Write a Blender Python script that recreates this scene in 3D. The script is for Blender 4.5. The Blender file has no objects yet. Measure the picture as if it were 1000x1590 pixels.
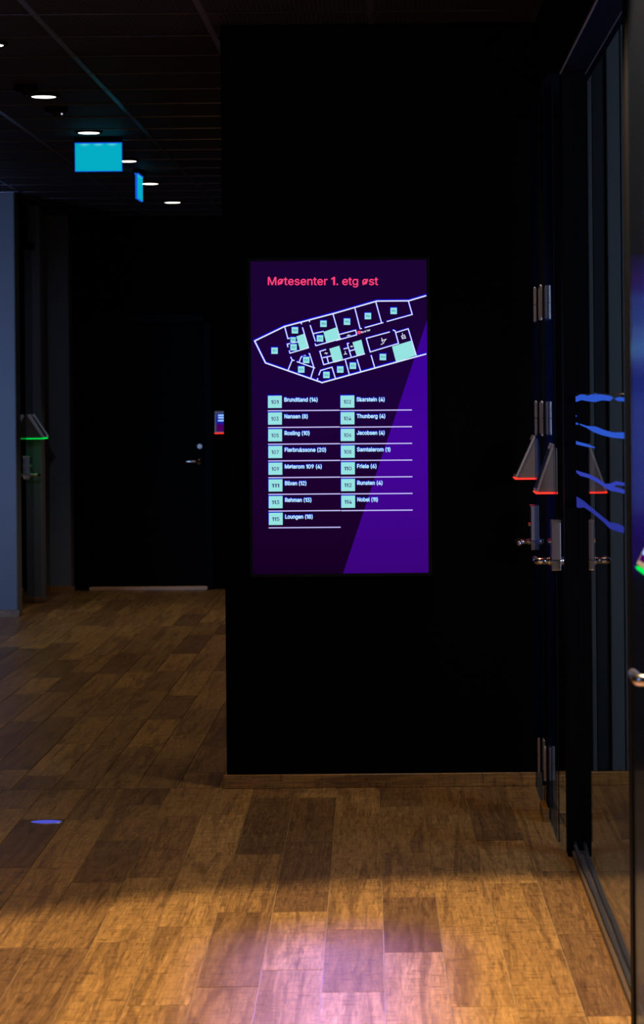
import bpy, bmesh, math, random
from mathutils import Vector, Matrix

# ------------------------------------------------------------------ picture geometry
F = 3600.0            # focal length in pixels of the 1000x1590 frame
VX, VY = 617.0, 615.0 # where the optical axis meets the frame
TH = 0.009            # camera roll
EYE = 1.51            # camera height above the floor
CEIL = 2.95
PW = 401.6            # pixels per metre at the display wall
YW = F / PW           # depth of the display wall

def P(px, py, ppm):
    a = (px - VX) - TH * (py - VY)
    b = (py - VY) + TH * (px - VX)
    return Vector((a / ppm, F / ppm, EYE - b / ppm))

# ------------------------------------------------------------------ camera, world, lights
scene = bpy.context.scene
COL = scene.collection
cam_d = bpy.data.cameras.new('camera')
cam = bpy.data.objects.new('camera', cam_d)
COL.objects.link(cam)
cam.location = (0, 0, EYE)
cam.rotation_euler = (math.pi / 2, TH, 0)
cam_d.sensor_fit = 'AUTO'
cam_d.sensor_width = 36
cam_d.lens = F / 1590 * 36
cam_d.shift_x = -(VX - 500) / 1590
cam_d.shift_y = -(795 - VY) / 1590
cam_d.clip_start = 0.05
cam_d.dof.use_dof = True
cam_d.dof.focus_distance = YW
cam_d.dof.aperture_fstop = 7.0
scene.camera = cam

w = bpy.data.worlds.new('world')
scene.world = w
w.use_nodes = True
w.node_tree.nodes['Background'].inputs[0].default_value = (0.25, 0.3, 0.55, 1)
w.node_tree.nodes['Background'].inputs[1].default_value = 0.004

scene.view_settings.view_transform = 'Standard'
scene.view_settings.look = 'None'
scene.view_settings.gamma = 1
scene.view_settings.use_curve_mapping = False
scene.view_settings.exposure = 0

def lamp(name, kind, loc, target, power, color, **kw):
    d = bpy.data.lights.new(name, kind)
    d.energy = power
    d.color = color
    for k, v in kw.items():
        setattr(d, k, v)
    o = bpy.data.objects.new(name, d)
    COL.objects.link(o)
    o.location = loc
    o.rotation_euler = (Vector(target) - Vector(loc)).to_track_quat('-Z', 'Y').to_euler()
    return o

WARM = (1.0, 0.70, 0.40)
R = math.radians
# ceiling downlights above and behind the camera that light the near floor
lamp('downlight_near', 'SPOT', (0.25, 5.0, 2.93), (0.25, 5.0, 0), 720, WARM, spot_size=R(78), spot_blend=0.15, shadow_soft_size=0.05)
lamp('downlight_left', 'SPOT', (-1.5, 6.0, 2.93), (-1.5, 6.0, 0), 125, (1.0, 0.66, 0.36), spot_size=R(90), spot_blend=0.7, shadow_soft_size=0.05)
lamp('downlight_wall', 'SPOT', (0.1, 8.3, 2.93), (0.1, 8.3, 0), 70, WARM, spot_size=R(70), spot_blend=1.0, shadow_soft_size=0.05)
# added fill lamps with no fixture of their own
lamp('violet_floor_fill', 'AREA', (-0.19, 5.45, 2.92), (-0.19, 5.451, 0), 24, (0.08, 0.08, 1.0), shape='RECTANGLE', size=0.2, size_y=2.0, spread=R(15))  # stands in for the display's reflection in the floor
lamp('left_wall_fill', 'AREA', (-4.2, 11.5, 1.2), (-3.1, 16.1, 1.3), 15, (0.34, 0.52, 1.0), shape='RECTANGLE', size=1.2, size_y=0.8, spread=R(70))  # added blue fill for the left wall face
lamp('corridor_fill', 'SPOT', (-1.5, 6.9, 2.9), (-2.72, 17.0, 1.35), 130, (0.55, 0.68, 1.0), spot_size=R(17), spot_blend=0.9, shadow_soft_size=0.1)  # added fill for the left piers and door hardware
lamp('meeting_room_fill', 'AREA', (2.4, 6.2, 1.8), (0.9, 8.6, 1.5), 36, (0.62, 0.72, 1.0), shape='RECTANGLE', size=1.0, size_y=1.2)  # added to brighten the panels behind the glass
lamp('blue_glint_fill', 'AREA', (-2.2, 3.2, 1.9), (0.6, 7.5, 1.5), 8.0, (0.3, 0.45, 1.0), shape='RECTANGLE', size=0.9, size_y=1.4)  # added for blue highlights on the metal parts
lamp('rear_fill', 'AREA', (0.2, -1.5, 1.9), (0.3, 7.5, 1.0), 4.5, (0.9, 0.88, 1.0), shape='RECTANGLE', size=2.4, size_y=1.6)  # added behind the camera so the metal has something to reflect

# ------------------------------------------------------------------ materials
def lin(c):
    c = c / 255.0
    return c / 12.92 if c <= 0.04045 else ((c + 0.055) / 1.055) ** 2.4
def rgb(r, g, b):
    return (lin(r), lin(g), lin(b), 1)

def mat(name, color, rough=0.6, metal=0.0, spec=0.5):
    m = bpy.data.materials.new(name)
    m.use_nodes = True
    b = m.node_tree.nodes['Principled BSDF']
    b.inputs['Base Color'].default_value = color
    b.inputs['Roughness'].default_value = rough
    b.inputs['Metallic'].default_value = metal
    b.inputs['Specular IOR Level'].default_value = spec
    return m

def bumpy(m, scale, strength, dist=0.002, stretch=(1, 1, 1)):
    nt = m.node_tree; N = nt.nodes; L = nt.links
    b = N['Principled BSDF']
    tc = N.new('ShaderNodeTexCoord'); mp = N.new('ShaderNodeMapping')
    mp.inputs['Scale'].default_value = stretch
    no = N.new('ShaderNodeTexNoise'); no.inputs['Scale'].default_value = scale
    no.inputs['Detail'].default_value = 4
    bp = N.new('ShaderNodeBump'); bp.inputs['Strength'].default_value = strength
    bp.inputs['Distance'].default_value = dist
    L.new(tc.outputs['Object'], mp.inputs['Vector']); L.new(mp.outputs[0], no.inputs['Vector'])
    L.new(no.outputs['Fac'], bp.inputs['Height']); L.new(bp.outputs[0], b.inputs['Normal'])
    return m

def emit(name, color, strength=1.0):
    m = bpy.data.materials.new(name)
    m.use_nodes = True
    nt = m.node_tree
    nt.nodes.clear()
    e = nt.nodes.new('ShaderNodeEmission')
    e.inputs[0].default_value = color
    e.inputs[1].default_value = strength
    o = nt.nodes.new('ShaderNodeOutputMaterial')
    nt.links.new(e.outputs[0], o.inputs[0])
    return m

def emit_grad(name, stops, axis='Z', lo=0.0, hi=1.0, strength=1.0, noise=0.0):
    """a screen or lit panel whose picture runs through colours along a world axis"""
    m = emit(name, (0, 0, 0, 1), strength)
    nt = m.node_tree; N = nt.nodes; L = nt.links
    g = N.new('ShaderNodeNewGeometry'); s = N.new('ShaderNodeSeparateXYZ')
    mr = N.new('ShaderNodeMapRange')
    mr.inputs['From Min'].default_value = lo; mr.inputs['From Max'].default_value = hi
    cr = N.new('ShaderNodeValToRGB')
    while len(cr.color_ramp.elements) < len(stops):
        cr.color_ramp.elements.new(0.5)
    for el, (p, c) in zip(cr.color_ramp.elements, stops):
        el.position = p; el.color = c
    L.new(g.outputs['Position'], s.inputs[0]); L.new(s.outputs[axis], mr.inputs['Value'])
    L.new(mr.outputs[0], cr.inputs[0])
    e = [n for n in N if n.type == 'EMISSION'][0]
    L.new(cr.outputs[0], e.inputs[0])
    return m

def glass_mat(name, tint=(0.8, 0.86, 0.9, 1), ior=1.5):
    m = bpy.data.materials.new(name)
    m.use_nodes = True
    nt = m.node_tree; N = nt.nodes; L = nt.links
    N.clear()
    fr = N.new('ShaderNodeFresnel'); fr.inputs[0].default_value = ior
    tr = N.new('ShaderNodeBsdfTransparent'); tr.inputs[0].default_value = tint
    gl = N.new('ShaderNodeBsdfAnisotropic'); gl.inputs['Roughness'].default_value = 0.0
    gl.inputs[0].default_value = (0.9, 0.9, 0.92, 1)
    mx = N.new('ShaderNodeMixShader'); o = N.new('ShaderNodeOutputMaterial')
    gm = N.new('ShaderNodeNewGeometry'); su = N.new('ShaderNodeMath'); su.operation = 'SUBTRACT'; su.inputs[0].default_value = 1.0
    mu = N.new('ShaderNodeMath'); mu.operation = 'MULTIPLY'
    L.new(gm.outputs['Backfacing'], su.inputs[1]); L.new(fr.outputs[0], mu.inputs[0]); L.new(su.outputs[0], mu.inputs[1])
    L.new(mu.outputs[0], mx.inputs[0]); L.new(tr.outputs[0], mx.inputs[1]); L.new(gl.outputs[0], mx.inputs[2])
    L.new(mx.outputs[0], o.inputs[0])
    return m

def gloss_tint_glass(name='blue_gloss_glass', rough=0.17, tint=(0.5, 0.6, 0.75, 1), ior=1.6, gloss=(0.48, 0.62, 1.0, 1)):
    m = glass_mat(name, tint, ior)
    g = [n for n in m.node_tree.nodes if n.type == 'BSDF_GLOSSY' or n.bl_idname == 'ShaderNodeBsdfAnisotropic'][0]
    g.inputs['Roughness'].default_value = rough
    g.inputs[0].default_value = gloss  # gloss colour paints the reflections blue
    return m

def wood_mat(name, along='Y', tint=None):
    m = bpy.data.materials.new(name)
    m.use_nodes = True
    nt = m.node_tree; N = nt.nodes; L = nt.links
    b = N['Principled BSDF']
    g = N.new('ShaderNodeNewGeometry'); oi = N.new('ShaderNodeObjectInfo')
    add = N.new('ShaderNodeVectorMath'); add.operation = 'ADD'
    mul = N.new('ShaderNodeMath'); mul.operation = 'MULTIPLY'; mul.inputs[1].default_value = 61.7
    L.new(oi.outputs['Random'], mul.inputs[0])
    cmb = N.new('ShaderNodeCombineXYZ'); L.new(mul.outputs[0], cmb.inputs[2]); L.new(mul.outputs[0], cmb.inputs[0])
    L.new(g.outputs['Position'], add.inputs[0]); L.new(cmb.outputs[0], add.inputs[1])
    def noise(scale_vec, scale, detail=4, rough=0.6, dist=0.0):
        if along == 'X': scale_vec = (scale_vec[1], scale_vec[0], scale_vec[0])
        mp = N.new('ShaderNodeMapping'); mp.inputs['Scale'].default_value = scale_vec
        t = N.new('ShaderNodeTexNoise'); t.inputs['Scale'].default_value = scale
        t.inputs['Detail'].default_value = detail; t.inputs['Roughness'].default_value = rough
        t.inputs['Distortion'].default_value = dist
        L.new(add.outputs[0], mp.inputs[0]); L.new(mp.outputs[0], t.inputs['Vector'])
        return t
    def ramp(src, p0, p1, c0=(0, 0, 0, 1), c1=(1, 1, 1, 1)):
        r = N.new('ShaderNodeValToRGB')
        r.color_ramp.elements[0].position = p0; r.color_ramp.elements[1].position = p1
        r.color_ramp.elements[0].color = c0; r.color_ramp.elements[1].color = c1
        L.new(src, r.inputs[0]); return r
    def mix(fac, a, bb, mode='MIX'):
        x = N.new('ShaderNodeMix'); x.data_type = 'RGBA'; x.blend_type = mode
        if isinstance(fac, float): x.inputs[0].default_value = fac
        else: L.new(fac, x.inputs[0])
        for i, v in ((6, a), (7, bb)):
            if isinstance(v, tuple): x.inputs[i].default_value = v
            else: L.new(v, x.inputs[i])
        return x.outputs[2]
    base = ramp(oi.outputs['Random'], 0.0, 1.0, (0.17, 0.092, 0.035, 1), (0.43, 0.245, 0.078, 1))
    e = base.color_ramp.elements.new(0.3); e.color = (0.29, 0.16, 0.052, 1)
    e = base.color_ramp.elements.new(0.6); e.color = (0.34, 0.19, 0.06, 1)
    big = noise((15, 0.8, 1), 1.0, 5, 0.6, 1.6)            # dark figure running along a plank
    dark = ramp(big.outputs['Fac'], 0.50, 0.60)
    c1 = mix(dark.outputs[0], base.outputs[0], (0.11, 0.052, 0.022, 1))
    df = N.new('ShaderNodeMath'); df.operation = 'MULTIPLY'; df.inputs[1].default_value = 0.5
    L.new(dark.outputs[0], df.inputs[0])
    c1 = mix(df.outputs[0], base.outputs[0], (0.09, 0.043, 0.019, 1))
    st = noise((130, 9, 1), 1.0, 6, 0.72, 1.0)               # fibres
    fib = ramp(st.outputs['Fac'], 0.3, 0.72, (0.42, 0.42, 0.42, 1), (1.6, 1.6, 1.6, 1))
    c2 = mix(1.0, c1, fib.outputs[0], 'MULTIPLY')
    tick = noise((16, 110, 1), 1.0, 3, 0.55, 0.5)             # short dark marks across the fibres
    tk = ramp(tick.outputs['Fac'], 0.54, 0.68, (1, 1, 1, 1), (0.48, 0.45, 0.42, 1))
    c3 = mix(1.0, c2, tk.outputs[0], 'MULTIPLY')
    if tint: c3 = mix(1.0, c3, tint, 'MULTIPLY')
    L.new(c3, b.inputs['Base Color'])
    rr = ramp(st.outputs['Fac'], 0.2, 0.8, (0.30, 0.30, 0.30, 1), (0.46, 0.46, 0.46, 1))
    L.new(rr.outputs[0], b.inputs['Roughness'])
    b.inputs['Specular IOR Level'].default_value = 0.5
    bp = N.new('ShaderNodeBump'); bp.inputs['Strength'].default_value = 0.25; bp.inputs['Distance'].default_value = 0.002
    L.new(st.outputs['Fac'], bp.inputs['Height']); L.new(bp.outputs[0], b.inputs['Normal'])
    return m

def ceiling_mat():
    m = mat('perforated_black_metal', (0.02, 0.017, 0.02, 1), 0.65, 0.0, 0.15)
    nt = m.node_tree; N = nt.nodes; L = nt.links; b = N['Principled BSDF']
    g = N.new('ShaderNodeNewGeometry')
    v = N.new('ShaderNodeTexWave'); v.wave_type = 'BANDS'; v.bands_direction = 'X'
    v.inputs['Scale'].default_value = 18.0
    v2 = N.new('ShaderNodeTexWave'); v2.wave_type = 'BANDS'; v2.bands_direction = 'Y'
    v2.inputs['Scale'].default_value = 10.0
    L.new(g.outputs['Position'], v.inputs['Vector']); L.new(g.outputs['Position'], v2.inputs['Vector'])
    mm = N.new('ShaderNodeMath'); mm.operation = 'MULTIPLY'
    L.new(v.outputs['Fac'], mm.inputs[0]); L.new(v2.outputs['Fac'], mm.inputs[1])
    cr = N.new('ShaderNodeValToRGB')
    cr.color_ramp.elements[0].position = 0.3; cr.color_ramp.elements[1].position = 0.55
    cr.color_ramp.elements[0].color = (0.045, 0.034, 0.04, 1); cr.color_ramp.elements[1].color = (0.004, 0.003, 0.004, 1)
    L.new(mm.outputs[0], cr.inputs[0]); L.new(cr.outputs[0], b.inputs['Base Color'])
    bp = N.new('ShaderNodeBump'); bp.inputs['Strength'].default_value = 0.3; bp.inputs['Distance'].default_value = 0.002
    bp.invert = True
    L.new(mm.outputs[0], bp.inputs['Height']); L.new(bp.outputs[0], b.inputs['Normal'])
    return m

M = {}
M['black_wall'] = bumpy(mat('matt_black_paint', (0.0018, 0.0018, 0.0024, 1), 0.9, 0, 0.03), 180, 0.15)
M['black_door'] = bumpy(mat('black_door_laminate', (0.003, 0.003, 0.0035, 1), 0.8, 0, 0.06), 60, 0.05)
M['black_metal'] = bumpy(mat('black_powder_coat', (0.0018, 0.0018, 0.0026, 1), 0.6, 0, 0.06), 400, 0.05)
M['grey_wall'] = bumpy(mat('grey_blue_paint', (0.17, 0.19, 0.23, 1), 0.7, 0, 0.3), 150, 0.1)
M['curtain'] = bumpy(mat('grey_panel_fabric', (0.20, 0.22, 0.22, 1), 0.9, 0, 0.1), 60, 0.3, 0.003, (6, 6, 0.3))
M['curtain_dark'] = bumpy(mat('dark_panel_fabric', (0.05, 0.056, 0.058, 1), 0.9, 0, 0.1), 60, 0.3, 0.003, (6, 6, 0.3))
M['wood'] = wood_mat('strand_bamboo')
M['oak'] = wood_mat('baseboard_wood', 'X', (1.0, 0.82, 0.5, 1))
M['pale_oak'] = bumpy(mat('pale_oak_threshold', (0.78, 0.46, 0.26, 1), 0.5), 40, 0.1, 0.001, (1, 12, 12))
M['joint'] = mat('pale_joint_glint', (0.38, 0.27, 0.15, 1), 0.9, 0, 0.1)  # pale tone stands in for the glint along plank edges
M['ceil'] = ceiling_mat()
M['plenum'] = mat('black_plenum', (0.003, 0.003, 0.003, 1), 0.9)
M['grid'] = mat('grey_grid_metal', (0.16, 0.15, 0.17, 1), 0.32, 0.6)
M['chrome'] = bumpy(mat('brushed_steel', (0.72, 0.71, 0.69, 1), 0.22, 1.0), 300, 0.05)
M['lock_steel'] = bumpy(mat('dark_brushed_steel', (0.36, 0.37, 0.40, 1), 0.42, 1.0), 300, 0.05)
M['alu'] = bumpy(mat('satin_aluminium', (0.62, 0.58, 0.54, 1), 0.42, 0.85), 300, 0.05)
M['plastic'] = mat('warm_grey_plastic', (0.19, 0.155, 0.125, 1), 0.6, 0, 0.3)
M['black_plastic'] = mat('black_plastic', (0.003, 0.003, 0.004, 1), 0.5, 0, 0.15)
M['glass'] = glass_mat('clear_glass')
M['sill'] = bumpy(mat('dark_brown_sill', (0.10, 0.07, 0.05, 1), 0.5), 200, 0.1)
M['crossbar'] = mat('polished_cross_bar', (0.12, 0.12, 0.15, 1), 0.12, 1.0)
M['blue_gloss'] = gloss_tint_glass()
M['satin'] = gloss_tint_glass('satin_blue_gloss_glass', 0.2, (0.85, 0.87, 0.9, 1), 1.2, (0.08, 0.25, 1.0, 1))
M['rubber'] = bumpy(mat('dark_rubber', (0.03, 0.033, 0.042, 1), 0.5), 300, 0.1)
M['red_led'] = emit('red_light', (1.0, 0.035, 0.02, 1), 1.6)
M['green_led'] = emit('green_light', (0.0, 0.75, 0.08, 1), 1.3)
M['lamp_on'] = emit('downlight_glow', (1.0, 0.93, 0.8, 1), 4.0)
M['emissive_film'] = emit('blue_streak_emission', rgb(44, 86, 200), 1.0)  # blue brightness of the streaks is put in as emission

# ------------------------------------------------------------------ helpers
def obj(name, bm, m, parent=None, smooth=False, bevel=0.0, seg=1):
    bmesh.ops.recalc_face_normals(bm, faces=bm.faces[:])
    me = bpy.data.meshes.new(name)
    bm.to_mesh(me); bm.free()
    if smooth:
        me.polygons.foreach_set('use_smooth', [True] * len(me.polygons))
    me.materials.append(m)
    o = bpy.data.objects.new(name, me)
    COL.objects.link(o)
    if parent is not None:
        o.parent = parent
    if bevel:
        b = o.modifiers.new('bevel', 'BEVEL'); b.width = bevel; b.segments = seg; b.limit_method = 'ANGLE'
    return o

def thing(name, label, cat, loc=(0, 0, 0), rz=0.0, group=None):
    o = bpy.data.objects.new(name, None)
    COL.objects.link(o)
    o.empty_display_size = 0.05
    o.location = loc; o.rotation_euler = (0, 0, rz)
    o['label'] = label; o['category'] = cat
    if group: o['group'] = group
    return o

def tag(o, label=None, cat=None, group=None, kind=None):
    if label: o['label'] = label
    if cat: o['category'] = cat
    if group: o['group'] = group
    if kind: o['kind'] = kind
    return o

def structure(o, label, cat):
    return tag(o, label, cat, None, 'structure')

def struct_empty(name, label, cat, loc=(0, 0, 0)):
    o = thing(name, label, cat, loc); o['kind'] = 'structure'; return o

def add_box(bm, x0, x1, y0, y1, z0, z1):
    vs = [bm.verts.new(c) for c in ((x0, y0, z0), (x1, y0, z0), (x1, y1, z0), (x0, y1, z0),
                                    (x0, y0, z1), (x1, y0, z1), (x1, y1, z1), (x0, y1, z1))]
    for f in ((0, 3, 2, 1), (4, 5, 6, 7), (0, 1, 5, 4), (1, 2, 6, 5), (2, 3, 7, 6), (3, 0, 4, 7)):
        bm.faces.new([vs[i] for i in f])
def box(*a):
    bm = bmesh.new(); add_box(bm, *a); return bm

def add_rod(bm, p, q, r0, r1=None, n=14, caps=True):
    r1 = r0 if r1 is None else r1
    p, q = Vector(p), Vector(q)
    d = (q - p).normalized()
    u = d.orthogonal().normalized(); v = d.cross(u)
    a = [bm.verts.new(p + r0 * (math.cos(t) * u + math.sin(t) * v)) for t in [2 * math.pi * i / n for i in range(n)]]
    b = [bm.verts.new(q + r1 * (math.cos(t) * u + math.sin(t) * v)) for t in [2 * math.pi * i / n for i in range(n)]]
    for i in range(n):
        bm.faces.new((a[i], a[(i + 1) % n], b[(i + 1) % n], b[i]))
    if caps:
        bm.faces.new(a[::-1]); bm.faces.new(b)
def rod(*a, **k):
    bm = bmesh.new(); add_rod(bm, *a, **k); return bm

def add_tube(bm, pts, rad, n=10):
    """swept round bar through points with a radius per point, closed ends"""
    pts = [Vector(p) for p in pts]
    rings = []
    u = None
    for i, p in enumerate(pts):
        d = (pts[min(i + 1, len(pts) - 1)] - pts[max(i - 1, 0)]).normalized()
        u = d.orthogonal().normalized() if u is None else (u - d * u.dot(d)).normalized()
        v = d.cross(u)
        r = rad[i] if isinstance(rad, (list, tuple)) else rad
        rings.append([bm.verts.new(p + r * (math.cos(2 * math.pi * k / n) * u + math.sin(2 * math.pi * k / n) * v)) for k in range(n)])
    for a, b in zip(rings, rings[1:]):
        for k in range(n):
            bm.faces.new((a[k], a[(k + 1) % n], b[(k + 1) % n], b[k]))
    bm.faces.new(rings[0][::-1]); bm.faces.new(rings[-1])

def prism(poly, axis, t0, t1):
    """extrude a polygon given in the two other axes along 'axis' between t0 and t1"""
    bm = bmesh.new()
    def pt(a, b, t):
        return {'X': (t, a, b), 'Y': (a, t, b), 'Z': (a, b, t)}[axis]
    A = [bm.verts.new(pt(a, b, t0)) for a, b in poly]
    B = [bm.verts.new(pt(a, b, t1)) for a, b in poly]
    n = len(poly)
    for i in range(n):
        bm.faces.new((A[i], A[(i + 1) % n], B[(i + 1) % n], B[i]))
    bm.faces.new(A[::-1]); bm.faces.new(B)
    return bm

random.seed(7)

# ------------------------------------------------------------------ floor of single planks
SLAB_Z = -0.0035
floor = obj('floor', box(-6.5, 4.0, 1.5, 19.0, -0.12, SLAB_Z), M['joint'])
structure(floor, 'brown strand bamboo plank floor of the corridor', 'floor')

def plank_mesh(v):
    bm = bmesh.new()
    c = 0.006
    # unit plank: width/length are scaled by the object; the chamfer is the top ring
    lo = [bm.verts.new(p) for p in ((-.5, -.5, -0.03), (.5, -.5, -0.03), (.5, .5, -0.03), (-.5, .5, -0.03))]
    mi = [bm.verts.new(p) for p in ((-.5, -.5, -0.0012), (.5, -.5, -0.0012), (.5, .5, -0.0012), (-.5, .5, -0.0012))]
    hi = [bm.verts.new(p) for p in ((-.5 + c, -.5 + c * .06, 0), (.5 - c, -.5 + c * .06, 0), (.5 - c, .5 - c * .06, 0), (-.5 + c, .5 - c * .06, 0))]
    for a, b in ((lo, mi), (mi, hi)):
        for i in range(4):
            bm.faces.new((a[i], a[(i + 1) % 4], b[(i + 1) % 4], b[i]))
    bm.faces.new(hi)
    bmesh.ops.recalc_face_normals(bm, faces=bm.faces[:])
    me = bpy.data.meshes.new('plank'); bm.to_mesh(me); bm.free()
    me.materials.append(M['wood'])
    return me
PLANK = plank_mesh(0)

def project(p):
    ppm = F / max(p[1], 0.1)
    a = p[0] * ppm; b = (EYE - p[2]) * ppm
    return VX + a + TH * b, VY + b - TH * a

rest = bmesh.new()
n_planks = 0
def plank(cx, cy, wd, ln, ang):
    global n_planks
    ca, sa = math.cos(ang), math.sin(ang)
    cs = [(cx + ca * dx - sa * dy, cy + sa * dx + ca * dy, 0) for dx in (-wd / 2, wd / 2) for dy in (-ln / 2, ln / 2)]
    pr = [project(c) for c in cs]
    seen = min(p[0] for p in pr) < 985 and max(p[0] for p in pr) > 0 and min(p[1] for p in pr) < 1592 and min(c[1] for c in cs) > 3.0
    if cy > YW and cx > -0.69:
        seen = False
    if cx > 1.0: seen = False
    if seen and n_planks < 298:
        o = bpy.data.objects.new('plank', PLANK)
        COL.objects.link(o)
        o.parent = floor
        o.location = (cx, cy, random.uniform(-0.0003, 0.0002))
        o.rotation_euler = (0, 0, ang)
        o.scale = (wd, ln, 1)
        n_planks += 1
    else:
        k = len(rest.verts)
        bm = rest
        lo = [bm.verts.new((c[0], c[1], -0.003)) for c in (cs[0], cs[2], cs[3], cs[1])]
        hi = [bm.verts.new((c[0], c[1], 0)) for c in (cs[0], cs[2], cs[3], cs[1])]
        for i in range(4):
            bm.faces.new((lo[i], lo[(i + 1) % 4], hi[(i + 1) % 4], hi[i]))
        bm.faces.new(hi)

PITCH = 0.1617
ANG = 0.0125     # the near field lies a touch askew to the far one
YS = YW + 0.01   # cross joint in line with the display wall
def field(x_lo, x_hi, y_lo, y_hi, x_ref, ang, pitch, L, seed):
    rnd = random.Random(seed)
    k0 = math.floor((x_lo - x_ref) / pitch); k1 = math.ceil((x_hi - x_ref) / pitch)
    for k in range(k0, k1):
        xc = x_ref + (k + 0.5) * pitch
        y = y_hi
        first = rnd.uniform(0.25, 1.0) * L
        ln = first
        while y > y_lo:
            ln = min(ln, y - y_lo)
            if ln < 0.05: break
            yc = y - ln / 2
            plank(xc + (YS - yc) * math.tan(ang), yc, pitch - 0.0022, ln - 0.0016, ang)
            y -= ln
            ln = rnd.choice((0.8, 1.0, 1.0, 1.25)) * L
field(-3.6, 1.3, 2.2, YS - 0.002, 0.078, ANG, PITCH, 0.86, 3)
field(-3.4, -0.45, YS + 0.002, 18.6, -1.349, 0.0, 0.1605, 0.86, 5)
fr_ = obj('plank', rest, M['wood'], floor)
fr_['kind'] = 'stuff'

# ------------------------------------------------------------------ walls
wf = structure(obj('wall_front', box(-0.672, 0.56, YW, 18.3, 0, CEIL), M['black_wall']),
               'matt black wall carrying the lit directory display', 'wall')
bb = obj('baseboard_front', box(-0.687, 0.545, YW - 0.016, YW, 0, 0.052), M['oak'], None, bevel=0.002)
structure(bb, 'oak brown baseboard along the foot of the black display wall', 'baseboard')
wfar = structure(obj('wall_far', box(-2.56, -0.672, 18.3, 18.5, 0, CEIL), M['black_wall']),
                 'black end wall of the corridor around the far door', 'wall')

# left side of the corridor
wl = structure(obj('wall_left', box(-5.2, -2.65, 16.1, 16.3, 0, CEIL), M['grey_wall'], None, bevel=0.006),
               'blue-grey painted wall face at the left edge', 'wall')
structure(obj('baseboard_left', box(-5.2, -2.638, 16.085, 16.1, 0, 0.05), M['oak']),
          'wooden baseboard under the blue-grey wall face at the left edge', 'baseboard')
structure(obj('trim_1', box(-2.75, -2.635, 17.14, 17.32, 0, CEIL), M['grey_wall'], None, bevel=0.006),
          'slim blue-grey pier behind the left glass door', 'pier')
structure(obj('baseboard_pier', box(-2.755, -2.625, 17.125, 17.14, 0, 0.045), M['oak']),
          'short wooden baseboard at the slim left pier', 'baseboard')
structure(obj('trim_2', box(-3.2, -2.56, 18.1, 18.3, 0, CEIL), M['grey_wall'], None, bevel=0.006),
          'dim blue-grey wall strip left of the far black door', 'wall')
structure(obj('baseboard_far', box(-2.8, -2.53, 18.085, 18.1, 0, 0.05), M['oak']),
          'wooden baseboard under the dim wall strip by the far door', 'baseboard')
structure(obj('trim_3', box(-3.3, -2.8, 17.33, 18.1, 0, CEIL), M['black_wall']),
          'black side wall in the shadow between the left piers', 'wall')

# room behind the glass on the right
wr = struct_empty('wall_right', 'grey panelled back wall of the meeting room behind the glass', 'wall', (0.56, YW, 0))
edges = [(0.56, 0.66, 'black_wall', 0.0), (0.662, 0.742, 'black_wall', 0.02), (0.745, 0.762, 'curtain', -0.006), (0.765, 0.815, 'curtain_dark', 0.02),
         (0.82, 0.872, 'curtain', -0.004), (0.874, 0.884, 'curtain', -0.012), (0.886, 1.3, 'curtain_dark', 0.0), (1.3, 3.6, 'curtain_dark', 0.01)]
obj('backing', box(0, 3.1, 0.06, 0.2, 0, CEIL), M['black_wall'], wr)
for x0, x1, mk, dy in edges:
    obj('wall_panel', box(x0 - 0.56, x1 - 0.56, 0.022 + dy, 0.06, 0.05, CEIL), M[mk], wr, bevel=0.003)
structure(obj('baseboard_right', box(0.56, 3.6, YW - 0.012, YW + 0.02, 0, 0.052), M['oak']),
          'wooden baseboard seen through the glass at right', 'baseboard')
structure(obj('wall_room', box(3.6, 3.75, 2, YW + 0.1, 0, CEIL), M['black_wall']),
          'dark side wall of the meeting room', 'wall')

# ------------------------------------------------------------------ ceiling of metal panels in a grid
ceil = obj('ceiling', box(-6.5, 4.0, 1.5, 19.0, CEIL + 0.03, CEIL + 0.12), M['plenum'])
structure(ceil, 'black perforated metal panel ceiling', 'ceiling')
GX, GW = -0.716, 0.628
GY, GL = 8.67, 0.5296
pm = None
cols = range(-5, 4)
def panel_mesh():
    bm = bmesh.new()
    hw, hl = GW / 2 - 0.013, GL / 2 - 0.003
    add_box(bm, -hw, hw, -hl, hl, 0, 0.02)
    bmesh.ops.recalc_face_normals(bm, faces=bm.faces[:])
    me = bpy.data.meshes.new('ceiling_panel'); bm.to_mesh(me); bm.free(); me.materials.append(M['ceil'])
    return me
PM = panel_mesh()
rnd = random.Random(11)
npan = 0
for i in cols:
    for j in range(-5, 20):
        cx = GX + (i + 0.5) * GW; cy = GY + (j + 0.5) * GL
        if cy > 18.5: continue
        if cy > YW + 0.2 and cx > -0.672: continue
        if cx > 0.6 or cx < -3.6: continue
        o = bpy.data.objects.new('ceiling_panel', PM); COL.objects.link(o); o.parent = ceil
        o.location = (cx, cy, CEIL + rnd.uniform(0, 0.0015))
        o.rotation_euler = (rnd.uniform(-.0012, .0012), rnd.uniform(-.001, .001), 0)
for i in range(-5, 5):
    x = GX + i * GW
    bm = bmesh.new()
    y1 = 18.3 if x < -0.7 else YW
    add_box(bm, x - 0.012, x + 0.012, 6.0, y1, CEIL - 0.003, CEIL + 0.02)
    if -3.9 < x < 1.2:
        obj('grid_runner', bm, M['grid'], ceil)
    else: bm.free()
for j in range(-5, 20):
    y = GY + j * GL
    if y < 18.3:
        x1 = 0.5 if y < YW else -0.68
        bm = prism([(y + .0045 * math.cos(t), CEIL - .0004 - .0035 * math.sin(t)) for t in [math.pi * k / 8 for k in range(9)]] + [(y - .0026, CEIL + .02), (y + .0026, CEIL + .02)], 'X', -3.8, x1)
        obj('cross_bar', bm, M['crossbar'], ceil, smooth=False)

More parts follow.
